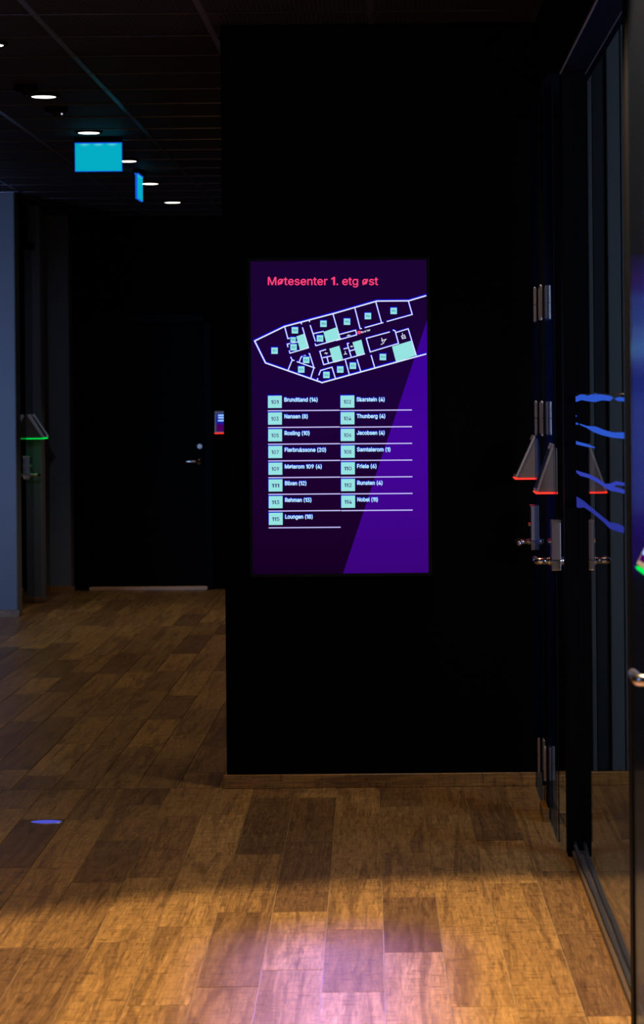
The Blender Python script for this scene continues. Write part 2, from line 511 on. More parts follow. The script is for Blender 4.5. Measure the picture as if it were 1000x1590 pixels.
# ------------------------------------------------------------------ wall directory display
def W(px, py):
    v = P(px, py, PW); return v.x, v.z
DX0, DX1, DZ0, DZ1 = -0.5615, 0.1165, 0.829, 2.034
disp = thing('wall_display', 'tall lit purple directory screen with floor map on the black wall', 'display', (-0.2225, YW, DZ0 - 0.012))
OX, OY, OZ = disp.location
FACE = YW - 0.034
def dobj(name, bm, m, parent=disp):
    """content given in world coordinates, stored relative to the display"""
    bmesh.ops.translate(bm, verts=bm.verts[:], vec=(-OX, -OY, -OZ))
    return obj(name, bm, m, parent)
obj_h = dobj('housing', box(DX0 - 0.012, DX1 + 0.012, FACE + 0.002, YW, DZ0 - 0.012, DZ1 + 0.012), M['black_plastic'])
fb = bmesh.new()
b_ = 0.012
for a in ((DX0 - b_, DX0, DZ0 - b_, DZ1 + b_), (DX1, DX1 + b_, DZ0 - b_, DZ1 + b_), (DX0, DX1, DZ0 - b_, DZ0), (DX0, DX1, DZ1, DZ1 + b_)):
    add_box(fb, a[0], a[1], FACE - 0.003, FACE + 0.002, a[2], a[3])
dobj('bezel', fb, M['black_plastic'])
bgm = emit_grad('screen_ground', [(0.0, rgb(22, 0, 34)), (0.25, rgb(28, 1, 44)), (0.6, rgb(28, 2, 58)), (1.0, rgb(27, 3, 50))], 'Z', DZ0, DZ1)
screen = dobj('screen', box(DX0, DX1, FACE, FACE + 0.002, DZ0, DZ1), bgm)
tm = emit_grad('screen_wedge', [(0.0, rgb(58, 3, 120)), (0.45, rgb(66, 4, 150)), (1.0, rgb(58, 2, 150))], 'Z', DZ0, 1.81)

def flat(polys, d):
    """thin solid print: polygons in picture coordinates of the display face, d metres in front"""
    bm = bmesh.new()
    for poly in polys:
        pts = [W(*p) for p in poly]
        A = [bm.verts.new((x, FACE - d, z)) for x, z in pts]
        bm.faces.new(A)
    for f in bm.faces: f.normal_update()
    return bm
def stroke(pts, wd):
    """quads for a polyline of width wd (pixels)"""
    out = []
    for (x0, y0), (x1, y1) in zip(pts, pts[1:]):
        l = math.hypot(x1 - x0, y1 - y0) or 1
        ux, uy = (x1 - x0) / l, (y1 - y0) / l
        nx, ny = -uy * wd / 2, ux * wd / 2
        ex, ey = ux * wd * .4, uy * wd * .4
        out.append([(x0 - ex + nx, y0 - ey + ny), (x1 + ex + nx, y1 + ey + ny), (x1 + ex - nx, y1 + ey - ny), (x0 - ex - nx, y0 - ey - ny)])
    return out
dobj('purple_wedge', flat([[(662.8, 498), (665.2, 888.2), (533, 889.3)]], 0.0005), tm)['label'] = 'brighter purple wedge on the screen'

WHITE = emit('screen_white', rgb(225, 235, 255), 1.0)
CYAN = emit('screen_aqua', rgb(150, 228, 226), 1.0)
BLUEH = emit('lens_fringe_blue', rgb(14, 16, 200), 1.0)  # lens fringe painted as emission behind lines, badges and tiles
PINK = emit('screen_pink', rgb(255, 66, 122), 1.0)
TEAL = emit('screen_teal', rgb(20, 140, 160), 1.0)
NAVY = emit('screen_violet_ink', rgb(70, 50, 120), 1.0)
NAME = emit('screen_name_white', rgb(190, 240, 255), 1.0)
LINE = emit('screen_line', rgb(196, 190, 250), 1.0)

def Z1(x, y): return (390 + x / 7.143, 450 + y / 7.143)
def Z2(x, y): return (520 + x / 6.897, 450 + y / 6.897)
outer = [Z1(45, 570), Z1(375, 410), Z2(0, 255), Z2(450, 125), Z2(790, 122), Z2(972, 68)]
lower = [Z1(45, 570), Z1(165, 812), Z1(790, 1030), Z2(0, 958), Z2(972, 690)]
inner = [
    [Z1(378, 415), Z1(412, 545), Z1(435, 538)], [Z1(575, 425), Z1(640, 645), Z1(435, 705), Z1(428, 680)],
    [Z1(412, 635), Z1(405, 605), Z1(520, 580)], [Z1(445, 750), Z1(460, 780), Z1(480, 786)], [Z1(460, 780), Z1(415, 890)],
    [Z1(660, 400), Z1(715, 570)], [Z1(690, 490), Z1(805, 465)], [Z1(715, 603), Z1(722, 622), Z1(1000, 545)],
    [Z1(910, 270), Z1(990, 550)], [Z1(645, 710), Z1(652, 712), Z1(700, 865), Z1(665, 980)], [Z1(515, 800), Z1(708, 868)],
    [Z1(540, 795), Z1(560, 745), Z1(605, 730)], [Z1(738, 1000), Z1(742, 985)], [Z1(755, 945), Z1(775, 895), Z1(900, 860), Z1(938, 985)],
    [Z1(830, 665), Z1(765, 685), Z1(808, 832), Z1(1000, 780)], [Z1(800, 755), Z1(895, 735)], [Z1(845, 750), Z1(860, 810)],
    [Z1(560, 370), Z1(563, 382)], [Z1(648, 345), Z1(652, 356)],
    [Z2(55, 480), Z2(225, 435), Z2(235, 485), Z2(20, 545)], [Z2(215, 195), Z2(272, 420), Z2(286, 417)], [Z2(325, 408), Z2(515, 355)],
    [Z2(440, 135), Z2(500, 355)], [Z2(560, 342), Z2(828, 268), Z2(788, 128)], [Z2(585, 455), Z2(338, 522), Z2(380, 668), Z2(680, 577)],
    [Z2(625, 435), Z2(645, 442), Z2(682, 578)], [Z2(655, 460), Z2(785, 420), Z2(870, 703)],
    [Z2(135, 578), Z2(175, 715)], [Z2(135, 578), Z2(150, 574)], [Z2(0, 775), Z2(320, 688)], [Z2(115, 755), Z2(155, 905)], [Z2(240, 750), Z2(280, 880)],
    [Z2(390, 705), Z2(428, 835)], [Z2(100, 635), Z2(145, 622)], [Z2(165, 655), Z2(215, 642)]]
fills = [[Z1(505, 520), Z1(590, 490), Z1(638, 645), Z1(545, 665)], [Z1(805, 470), Z1(945, 420), Z1(985, 550), Z1(835, 585)],
         [Z1(870, 655), Z1(980, 622), Z2(88, 742), Z1(910, 803)], [Z2(190, 565), Z2(285, 537), Z2(320, 685), Z2(235, 708)],
         [Z2(612, 610), Z2(815, 547), Z2(870, 703), Z2(655, 775)]]
halo = []; walls = []
for s in (outer, lower):
    halo += stroke([(x - 0.4, y - 0.9) for x, y in s], 4.0); walls += stroke(s, 2.0)
for s in inner:
    halo += stroke([(x - 0.35, y - 0.5) for x, y in s], 2.9); walls += stroke(s, 1.5)
fp = dobj('floor_map', flat(walls, 0.0016), WHITE)
dobj('map_fringe', flat(halo, 0.0008), BLUEH, fp)
for f in fills:
    dobj('map_block', flat([f], 0.0012), CYAN, fp)

FONT = None
try:
    FONT = bpy.data.fonts.load(bpy.utils.system_resource('DATAFILES', path='fonts') + '/Inter.woff2')
except Exception:
    pass
ONE = [(.19, 0), (.33, 0), (.33, .727), (.21, .727), (.03, .60), (.03, .48), (.19, .59)]   # a plain figure one without a foot
def run(s):
    """triangles of a run of letters in em units and its advance"""
    cu = bpy.data.curves.new('lettering', 'FONT')
    if FONT: cu.font = FONT
    cu.body = s + '|'; cu.size = 1.0; cu.resolution_u = 3; cu.fill_mode = 'FRONT'
    to = bpy.data.objects.new('lettering', cu)
    COL.objects.link(to)
    dg = bpy.context.evaluated_depsgraph_get()
    me = bpy.data.meshes.new_from_object(to.evaluated_get(dg))
    bpy.data.objects.remove(to); bpy.data.curves.remove(cu)
    vs = [(v.co.x, v.co.y) for v in me.vertices]; fs = [tuple(p.vertices) for p in me.polygons]
    bpy.data.meshes.remove(me)
    lim = max(v[0] for v in vs)
    # drop the closing bar and keep its place as the advance
    bar = min(v[0] for v in vs if v[0] > lim - 0.12)
    keep = [f for f in fs if min(vs[i][0] for i in f) < bar - 1e-5]
    return vs, keep, bar - 0.075 * (1 if FONT is None else .75)
_v, _f, _a = run('H')
CAPH = max(_v[i][1] for f in _f for i in f)
K = CAPH / .727
ONE = [(x * K, y * K) for x, y in ONE]
def text_polys(s, px, py, cap, width=None, align='L', bold=0.0, ang=0.0, d=0.002):
    """lettering in picture coordinates: px,py the start (or middle) of the base line, cap height in pixels"""
    polys = []; adv = 0.0; piece = ''
    def flush(piece, adv):
        if not piece.strip():
            return adv + 0.26 * K * len(piece)
        vs, fs, a = run(piece)
        for f in fs: polys.append([(vs[i][0] + adv, vs[i][1]) for i in f])
        return adv + a
    for ch in s:
        if ch == '1':
            if piece: adv = flush(piece, adv); piece = ''
            polys.append([(x + adv, y) for x, y in ONE]); adv += .40 * K
        else:
            piece += ch
    if piece: adv = flush(piece, adv)
    xs = [p[0] for q in polys for p in q]
    x0, x1 = min(xs), max(xs)
    sy = cap / CAPH
    sx = (width / (x1 - x0)) if width else sy
    wtot = (x1 - x0) * sx
    ca, sa = math.cos(ang), math.sin(ang)
    bm = bmesh.new()
    shifts = ((0, 0),) if not bold else ((-bold, 0), (bold, 0), (0, bold), (0, -bold))
    for k, (ox, oy) in enumerate(shifts):
        for q in polys:
            vv = []
            for x, y in q:
                u = (x + ox - x0) * sx - (wtot / 2 if align == 'C' else 0)
                t = -(y + oy) * sy
                X, Z = W(px + u * ca - t * sa, py + u * sa + t * ca)
                vv.append(bm.verts.new((X, FACE - d - k * 0.00003, Z)))
            bm.faces.new(vv)
    return bm

dobj('heading', text_polys('Møtesenter 1. etg øst', 417, 443.2, 12.2, 170, bold=0.013), PINK)['label'] = 'pink heading lettering'
badges = [(Z1(265, 678), '107'), (Z1(490, 452), '110'), (Z1(470, 557), '108'), (Z1(475, 640), '109'), (Z1(805, 380), '111'),
          (Z1(767, 542), '112'), (Z1(615, 780), '106'), (Z1(560, 885), '105'), (Z1(838, 945), '104'), (Z2(60, 855), '103'),
          (Z2(195, 815), '102'), (Z2(515, 722), '101'), (Z2(132, 345), '113'), (Z2(355, 285), '114'), (Z2(630, 230), '115')]
for (bx, by), n in badges:
    h = 4.9 if n != '108' else 4.0
    dobj('map_fringe', flat([[(bx - h - 1, by - h - 1.6), (bx + h + .6, by - h - 1.6), (bx + h + .6, by + h), (bx - h - 1, by + h)]], 0.0018), BLUEH, fp)
    dobj('map_badge', flat([[(bx - h, by - h), (bx + h, by - h), (bx + h, by + h), (bx - h, by + h)]], 0.0022), CYAN, fp)
    dobj('badge_number', text_polys(n, bx, by + 1.6, 3.2, 6.0, 'C', 0.015, 0, 0.0026), TEAL, fp)
# you-are-here dot and its words, small pictograms on the map
cx, cy = Z2(260, 460)
dobj('location_dot', flat([[(cx + 2.8 * math.cos(t), cy + 2.8 * math.sin(t)) for t in [k * math.pi / 8 for k in range(16)]]], 0.0024), PINK, fp)
dobj('location_words', text_polys('Du er her', *Z2(285, 468), 3.0, 14.6, 'L', 0.02, -0.27, 0.0024), WHITE, fp)
def pict(name, quads):
    dobj(name, flat([q for s in quads for q in stroke(s, 1.0)], 0.0024), WHITE, fp)
pict('stairs_pictogram', [[Z2(495, 588), Z2(520, 575), Z2(532, 550), Z2(550, 530)], [Z2(500, 520), Z2(512, 545), Z2(508, 560)], [Z2(500, 545), Z2(540, 535)]])
pict('lift_pictogram', [[Z2(712, 498), Z2(745, 486), Z2(758, 520), Z2(724, 528), Z2(712, 498)], [Z2(722, 512), Z2(748, 506)], [Z2(725, 485), Z2(722, 468)]])
pict('washroom_pictogram', [[Z2(168, 612), Z2(196, 604)], [Z2(176, 602), Z2(186, 616)]])
pict('person_pictogram', [[Z2(112, 660), Z2(116, 690)], [Z2(102, 695), Z2(116, 682), Z2(130, 692)]])
pict('sofa_pictogram', [[Z2(132, 497), Z2(168, 488)], [Z2(146, 482), Z2(150, 492)]])
pict('kitchen_pictogram', [[Z1(818, 708), Z1(850, 702)], [Z1(828, 698), Z1(842, 716)]])

rooms1 = [('101', 'Brundtland (14)', 493.4), ('103', 'Nansen (8)', 478.2), ('105', 'Rosling (10)', 481.0), ('107', 'Flerbrukssone (20)', 506.4),
          ('109', 'Møterom 109 (4)', 499.8), ('111', 'Blixen (12)', 476.0), ('113', 'Rehman (13)', 483.8), ('115', 'Loungen (18)', 485.8)]
rooms2 = [('102', 'Skarstein (4)', 597.1), ('104', 'Thunberg (4)', 598.0), ('106', 'Jacobsen (4)', 597.1), ('108', 'Samtalerom (1)', 606.0),
          ('110', 'Friele (6)', 584.4), ('112', 'Runsten (4)', 593.8), ('114', 'Nobel (11)', 586.6)]
def entry(num, name, xe, x, y, xn, xr):
    """one list entry; x,y the tile's top left, xn the name's start, xe its end, xr the line's end"""
    t = dobj('room_tile', flat([[(x, y), (x + 21.4, y - .2), (x + 21.4, y + 18.7), (x, y + 18.9)]], 0.0016), CYAN)
    dobj('tile_fringe', flat([[(x - 0.9, y - 1.6), (x + 20.8, y - 1.8), (x + 20.8, y + 17), (x - .9, y + 17)]], 0.0008), BLUEH, t)
    dobj('tile_number', text_polys(num, x + 10.6, y + 12.4, 5.6, 11.2, 'C', 0.012, 0, 0.002), NAVY, t)
    dobj('room_name', text_polys(name, xn, y + 8.9, 5.9, xe - xn, 'L', 0.028, 0, 0.0021), NAME)
    bm = text_polys(name, xn - .5, y + 8.4, 6.2, xe - xn + .6, 'L', 0.07, 0, 0.0012)
    dobj('name_fringe', bm, emit_blue_text)
    dobj('divider', flat(stroke([(x + .4, y + 23.2), (xr, y + 22.3)], 1.7), 0.0016), LINE)
emit_blue_text = emit('lens_fringe_name', rgb(6, 40, 220), 1.0)  # the same lens fringe, painted behind the room names
for i, (n, nm, xe) in enumerate(rooms1):
    entry(n, nm, xe, 416.9 + .2 * i, 614.6 + 25.85 * i, 442.4 + .2 * i, 527.2 + .2 * i)
for i, (n, nm, xe) in enumerate(rooms2):
    entry(n, nm, xe, 529.1 + .2 * i, 614.2 + 25.8 * i, 554.2 + .2 * i, 638.8 + .2 * i)

# ------------------------------------------------------------------ room booking panels (wedge shaped)
SCR = emit('panel_screen_blue', rgb(24, 24, 150), 1.0)
SCRP = emit('panel_screen_purple', rgb(70, 0, 90), 1.0)
SCRT = emit('panel_screen_text', rgb(140, 190, 255), 1.3)
def booking_panel(label, loc, rz, led, dep=0.09, h=0.155, wd=0.22, lips=True, lit=True):
    t = thing('booking_panel', label, 'booking panel', loc, rz, 'room booking panels beside the doors')
    tp = 0.012
    hs = obj('wedge_housing', prism([(0, .006), (dep - .006, .006), (tp, h), (0, h)], 'Y', -wd / 2, wd / 2), M['plastic'], t, bevel=0.002)
    # tablet slab on the sloping face
    a = Vector((dep - .006, 0.006)); b = Vector((tp, h))
    d = (b - a).normalized(); n = Vector((d.y, -d.x))
    if n.x < 0: n = -n
    q = [a, b + d * .012, b + d * .012 + n * .009, a + n * .009]
    obj('tablet_body', prism([(p.x, p.y) for p in q], 'Y', -wd / 2 - .004, wd / 2 + .004), M['alu'], t, bevel=0.0015)
    if lips:
        q = [a + n * .009, b + d * .004 + n * .009, b + d * .004 + n * .026, a + n * .020]
        for sgn in (-1, 1):
            y0 = sgn * (wd / 2 + .004)
            obj('side_lip', prism([(p.x, p.y) for p in q], 'Y', min(y0, y0 - sgn * .006), max(y0, y0 - sgn * .006)), M['alu'], t)
    def face(u0, u1, v0, v1, off):
        bm = bmesh.new()
        L_ = (b - a).length
        vs = []
        for u, v in ((u0, v0), (u1, v0), (u1, v1), (u0, v1)):
            p = a + d * (v * L_) + n * (.009 + off)
            vs.append(bm.verts.new((p.x, u * wd, p.y)))
        bm.faces.new(vs); return bm
    s = obj('screen', face(-.46, .46, .06, .95, .0006), SCRP if lit else M['black_plastic'], t)
    if lit: obj('screen_picture', face(-.46, .46, .42, .95, .0011), SCR, s)
    for k, (u1, v) in enumerate(((.3, .86), (-.05, .74), (.36, .6), (.36, .5), (.3, .3), (.1, .17))[:6 if wd < .23 else 3] if lit else ()):
        obj('screen_text', face(-.4, u1, v - .035, v + .035, .0016), SCRT, s)
    obj('light_strip', prism([(0, 0), (dep + .001, 0), (dep + .004, .006), (0, .006)], 'Y', -wd / 2 - .004, wd / 2 + .004), M[led], t)
    return t
def at(px, py, ppm): return P(px, py, ppm)
LZ = 1.18
booking_panel('wedge booking panel with red light strip by the nearer hinged glass door', (0.536, 7.87, 1.176), math.pi, 'red_led', 0.071, 0.155, 0.14, False, False)
booking_panel('wedge booking panel with red light strip farther back, close to the display wall', (0.5265, 8.78, 1.192), math.pi, 'red_led', 0.085, 0.152, 0.14, False, False)
booking_panel('wedge booking panel with green light, cut by the right edge of the frame', (0.545, 4.28, 1.178), math.pi, 'green_led', 0.094, 0.16, 0.2, False)
booking_panel('small wedge booking panel with green light strip on the left glass door', (-2.693, 16.9, 1.222), 0, 'green_led', 0.125, 0.165, 0.2, True, False)
booking_panel('booking panel with blue screen and red light on the far black wall', (-1.318, 18.3, 1.226), -math.pi / 2, 'red_led', 0.05, 0.165, 0.24, False)

# ------------------------------------------------------------------ door hardware
def lever(parent, x0, y, z, out, along, reach=0.06, length=0.11):
    """lever handle: neck leaves x0 towards out (+1/-1), bar runs along the leaf"""
    bm = bmesh.new()
    add_rod(bm, (x0, y, z), (x0 + out * .012, y, z), .0145, .0135, 16)
    x1 = x0 + out * (reach - .012)
    pts = [(x0 + out * .01, y, z), (x1 - out * .012, y, z), (x1 - out * .003, y + along * .003, z), (x1, y + along * .012, z), (x1, y + along * length * .6, z), (x1, y + along * length, z), (x1, y + along * (length + .006), z)]
    add_tube(bm, pts, [.0115, .0115, .012, .012, .0115, .0105, .006], 14)
    return obj('lever', bm, M['chrome'], parent, smooth=True)
def lock(door, x, y_edge, z, along, reach=0.06, hall=-1):
    """glass-door lock case clamped over the leaf's free edge; along = direction into the leaf"""
    c = obj('lock_case', box(x - .0155, x + .0155, min(y_edge, y_edge + along * .075), max(y_edge, y_edge + along * .075), z - .0, z + .132), M['lock_steel'], door, bevel=0.002, seg=2)
    obj('lock_foot', box(x - .0165, x + .0165, min(y_edge - along * .002, y_edge + along * .077), max(y_edge - along * .002, y_edge + along * .077), z - .036, z + .0), M['chrome'], c, bevel=0.003, seg=2)
    obj('cylinder_cap', box(x - .017, x + .017, min(y_edge - along * .003, y_edge + along * .02), max(y_edge - along * .003, y_edge + along * .02), z + .124, z + .134), M['chrome'], c, bevel=0.001)
    yy = y_edge + along * .028
    lever(c, x - .0155, yy, z - .006, -1, along, reach)
    lever(c, x + .0155, yy, z - .006, 1, along)
    obj('thumb_turn', rod((x + hall * .0155, yy + along * .02, z + .06), (x + hall * .024, yy + along * .02, z + .06), .008), M['chrome'], c, smooth=False)
    return c
def hinge(door, x, y, z0, z1, side=-1, off=0.0):
    """barrel hinge: two knuckles, a leaf plate, and a barrel on the other face"""
    zm = (z0 + z1) / 2
    bm = bmesh.new()
    add_rod(bm, (x, y, z0), (x, y, zm - .0012), .0052, n=14)
    add_rod(bm, (x, y, zm + .0012), (x, y, z1), .0052, n=14)
    add_rod(bm, (x, y, z1), (x, y, z1 + .003), .004, .002, n=14)
    add_rod(bm, (x, y, z0 - .003), (x, y, z0), .002, .004, n=14)
    h = obj('hinge', bm, M['alu'], door)
    bm = bmesh.new()
    x2 = x - side * 0.03
    add_rod(bm, (x2, y, z0 + .002), (x2, y, zm - .0012), .0058, n=14)
    add_rod(bm, (x2, y, zm + .0012), (x2, y, z1), .0058, n=14)
    obj('inner_knuckle', bm, M['alu'], h)
    xa, xb = sorted((x - side * .014, x - side * .0205))
    obj('hinge_plate', box(xa, xb, y - .03, y + .03, z0 + .004, z1 - .002), M['alu'], h, bevel=0.001)
    return h
HZ = ((0.146, 0.266), (1.366, 1.486), (1.776, 1.897))
HEAD = 2.57

def glass_leaf(name, label, x, y0, y1, z1=HEAD - .012, z0=0.012, gm='glass'):
    d = struct_empty(name, label, 'door', (0, 0, 0))
    obj('pane', box(x - .005, x + .005, y0, y1, z0, z1), M[gm], d)
    bm = bmesh.new()
    add_box(bm, x - .0014, x + .0014, y0 - .003, y0 - .0002, z0, z1)
    add_box(bm, x - .0014, x + .0014, y1 + .0002, y1 + .003, z0, z1)
    obj('edge_seal', bm, M['black_plastic'], d)
    return d

# nearer hinged door (door_2), lock at its near edge, hinges at the thin jamb
d2 = glass_leaf('door_2', 'nearer narrow glass door leaf between black post and thin jamb', 0.528, 7.762, 8.185, gm='satin')
lock(d2, 0.5275, 7.758, 0.957, 1)
for z0, z1 in HZ: hinge(d2, 0.5105, 8.2, z0, z1)
# farther hinged door (door_3)
d3 = glass_leaf('door_3', 'farther narrow glass door leaf next to the black display wall', 0.52, 8.385, 8.86, gm='satin')
lock(d3, 0.5175, 8.862, 0.957, -1)
for z0, z1 in HZ: hinge(d3, 0.501, 8.39, z0, z1)
# thin jamb on its wooden foot between the two doors
jb = structure(obj('trim_4', box(0.5225, 0.5395, 8.215, 8.36, 0, HEAD), M['black_metal'], None, bevel=0.001), 'thin black jamb between the two hinged glass doors', 'jamb')
fb = bmesh.new()
fb = prism([(0.501, 8.19), (0.552, 8.19), (0.552, 8.375), (0.54, 8.375), (0.54, 8.2145), (0.522, 8.2145), (0.522, 8.375), (0.501, 8.375)], 'Z', 0, 0.045)
structure(obj('baseboard_jamb', fb, M['oak'], None), 'small wooden baseboard block at the foot of the thin jamb', 'baseboard')
# black post and glazing frame
structure(obj('trim_5', box(0.5445, 0.6215, 7.575, 7.66, 0, HEAD), M['black_metal'], None, bevel=0.0015), 'black square post at the end of the big glass pane', 'post')
hd = obj('trim_6', box(0.545, 0.66, 3.2, YW, HEAD + .012, CEIL), M['black_metal'])
structure(hd, 'black header above the glass front', 'header')
obj('glazing_track', box(0.5435, 0.60, 5.45, 7.6, HEAD - .012, HEAD + .0119), M['black_metal'], hd)
obj('track_lip', box(0.5395, 0.5434, 5.45, 7.6, HEAD - .012, HEAD - .004), M['alu'], hd)
obj('door_track', box(0.505, 0.56, 7.66, YW, HEAD, HEAD + .012), M['black_metal'], hd)
# big fixed pane with blue etching made bright by emission
w1 = struct_empty('window_1', 'big fixed glass pane right of the black post with blue wavy etching', 'window', (0, 0, 0))
obj('pane', box(0.583, 0.593, 5.47, 7.5745, 0.02, HEAD), M['glass'], w1)
sill = obj('sill', box(0.557, 0.606, 5.47, 7.574, 0, 0.02), M['sill'], w1)
GXP = 0.583
def GP(px, py):
    """point of the pane's face seen at a picture position"""
    a = (px - VX) - TH * (py - VY); b = (py - VY) + TH * (px - VX)
    ppm = a / GXP
    return F / ppm, EYE - b / ppm
LOW = emit('streak_emission_lower', rgb(50, 64, 176), 1.0)
TAIL = emit('streak_emission_lowest', rgb(42, 50, 146), 1.0)
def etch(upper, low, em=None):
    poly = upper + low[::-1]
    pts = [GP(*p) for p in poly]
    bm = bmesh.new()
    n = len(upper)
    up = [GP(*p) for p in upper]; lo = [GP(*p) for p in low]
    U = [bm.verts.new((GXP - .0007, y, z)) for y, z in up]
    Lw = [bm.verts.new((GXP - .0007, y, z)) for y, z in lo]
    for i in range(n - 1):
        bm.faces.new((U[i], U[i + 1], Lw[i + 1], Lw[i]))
    o = obj('etched_streak', bm, em or M['emissive_film'], w1)
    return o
def H(x, y): return (870 + x / 4.415, 560 + y / 4.415)
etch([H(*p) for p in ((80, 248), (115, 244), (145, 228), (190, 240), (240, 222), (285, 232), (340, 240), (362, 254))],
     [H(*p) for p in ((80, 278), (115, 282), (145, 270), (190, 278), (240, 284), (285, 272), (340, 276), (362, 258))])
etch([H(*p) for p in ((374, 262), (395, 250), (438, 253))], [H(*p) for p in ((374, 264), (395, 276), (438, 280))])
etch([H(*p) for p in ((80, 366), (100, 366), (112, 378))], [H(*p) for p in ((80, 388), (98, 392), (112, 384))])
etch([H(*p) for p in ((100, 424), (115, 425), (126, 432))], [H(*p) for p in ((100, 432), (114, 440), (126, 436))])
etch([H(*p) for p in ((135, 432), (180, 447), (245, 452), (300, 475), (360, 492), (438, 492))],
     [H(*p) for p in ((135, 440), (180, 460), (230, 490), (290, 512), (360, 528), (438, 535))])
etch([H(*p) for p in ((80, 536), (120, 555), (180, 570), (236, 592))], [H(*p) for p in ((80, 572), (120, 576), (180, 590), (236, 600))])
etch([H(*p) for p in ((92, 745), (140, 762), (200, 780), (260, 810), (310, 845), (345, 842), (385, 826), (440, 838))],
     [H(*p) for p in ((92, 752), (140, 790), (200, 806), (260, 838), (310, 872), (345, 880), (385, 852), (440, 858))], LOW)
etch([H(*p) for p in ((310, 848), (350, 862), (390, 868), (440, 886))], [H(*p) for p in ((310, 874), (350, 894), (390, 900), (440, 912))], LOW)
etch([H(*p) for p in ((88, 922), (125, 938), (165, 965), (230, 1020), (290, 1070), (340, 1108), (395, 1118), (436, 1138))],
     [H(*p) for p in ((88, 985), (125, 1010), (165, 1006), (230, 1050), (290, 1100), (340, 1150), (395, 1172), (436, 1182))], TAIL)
e = GP(888, 606); e2 = GP(968, 612)
tl = bmesh.new()
for k in range(1):
    add_box(tl, GXP - .0008, GXP, e2[0], e[0], 1.5095, 1.5115)
obj('film_edge', tl, M['curtain'], w1)

# cable along the foot of the pane
cb = bmesh.new()
cp = [(0.566, 7.571, 0.045), (0.5665, 7.55, 0.04), (0.569, 7.4, 0.029), (0.571, 7.15, 0.0275), (0.5735, 6.85, 0.0275), (0.572, 6.5, 0.0275), (0.5745, 6.15, 0.0275), (0.573, 5.8, 0.0275), (0.574, 5.52, 0.0275)]
add_tube(cb, cp, .0066, 10)
tag(obj('cable', cb, M['rubber'], None, smooth=True), 'dark cable lying along the foot of the big glass pane', 'cable')

AJAR = 0.0114
# nearest door at the right edge of the frame
structure(obj('trim_7', box(0.5365, 0.5455, 5.385, 5.455, 0, HEAD), M['black_metal'], None, bevel=0.002), 'black frame post at the right edge of the frame', 'post')
d4 = glass_leaf('door_4', 'nearest glass door leaf cut by the right edge of the frame', 0.545, 4.50, 5.375, gm='blue_gloss')
lock(d4, 0.545, 4.497, 0.957, 1, 0.085)
# the leaf stands very slightly ajar into the room
d4.location = (0.545, 5.375, 0)
for ch in d4.children:
    ch.matrix_parent_inverse = Matrix.Translation((-0.545, -5.375, 0))
d4.rotation_euler = (0, 0, AJAR)
w2 = struct_empty('window_2', 'glass side pane nearest to the camera carrying the green-lit panel', 'window')
obj('pane', box(0.5455, 0.5555, 3.3, 4.47, 0.012, HEAD), M['glass'], w2)
# added glowing panel that supplies the blue seen through that door
rs = thing('blue_fill_panel', 'added blue glowing panel in the meeting room, behind the glass at the right edge', 'display', (1.35, YW + 0.022, 0.95))
obj('housing', box(-0.452, 0.45, -0.03, 0.0, -0.02, 1.12), M['black_plastic'], rs)
obj('screen', box(-0.442, 0.44, -0.033, -0.0302, 0, 1.1),
    emit_grad('blue_fill_gradient', [(0.0, rgb(26, 10, 70)), (0.12, rgb(20, 30, 130)), (0.45, rgb(16, 60, 180)), (0.66, rgb(24, 84, 205)), (0.72, rgb(110, 150, 230)), (0.78, rgb(26, 76, 195)), (0.88, rgb(24, 50, 165)), (1.0, rgb(12, 12, 60))], 'Z', 0.95, 2.05, 1.7), rs)

# ------------------------------------------------------------------ left glass door and far door
d5 = glass_leaf('door_5', 'dark glass door in the left side wall beyond the blue-grey face', -2.698, 16.32, 17.12, 2.6)
obj('frame_head', box(-2.72, -2.67, 16.3, 17.14, 2.615, 2.66), M['black_metal'], d5)
obj('frame_panel', box(-2.76, -2.72, 16.3, 17.14, 2.66, CEIL), M['black_metal'], d5)
c5 = lock(d5, -2.683, 16.80, 0.965, 1, hall=1)
for z0, z1 in HZ: hinge(d5, -2.664, 16.32, z0, z1, 1)

d1 = struct_empty('door_1', 'black door at the far end of the corridor with steel lever', 'door', (-1.97, 18.3, 0))
obj('leaf', box(-0.44, 0.44, -0.03, 0.0, 0.03, 2.1), M['black_door'], d1, bevel=0.003)
fbm = bmesh.new()
add_box(fbm, -0.51, -0.445, -0.045, 0, 0.0, 2.17); add_box(fbm, 0.445, 0.51, -0.045, 0, 0.0, 2.17); add_box(fbm, -0.51, 0.51, -0.045, 0, 2.105, 2.17)
obj('frame', fbm, M['black_metal'], d1, bevel=0.002)
obj('threshold', box(-0.465, 0.465, -0.09, 0, 0, 0.028), M['pale_oak'], d1, bevel=0.004)
hb = bmesh.new()
add_rod(hb, (0.405, -0.03, 1.01), (0.405, -0.042, 1.01), .025, n=20)
add_tube(hb, [(0.405, -0.04, 1.01), (0.405, -0.075, 1.01), (0.395, -0.085, 1.01), (0.37, -0.088, 1.01), (0.305, -0.088, 1.01), (0.295, -0.088, 1.01)], [.01, .011, .012, .0115, .011, .006], 12)
obj('handle', hb, M['chrome'], d1, smooth=True)
obj('lock_cylinder', rod((0.41, -0.03, 1.128), (0.41, -0.04, 1.128), .02, n=20), M['chrome'], d1)
obj('door_closer', box(-0.44, -0.22, -0.075, -0.03, 2.03, 2.08), M['black_metal'], d1, bevel=0.006)

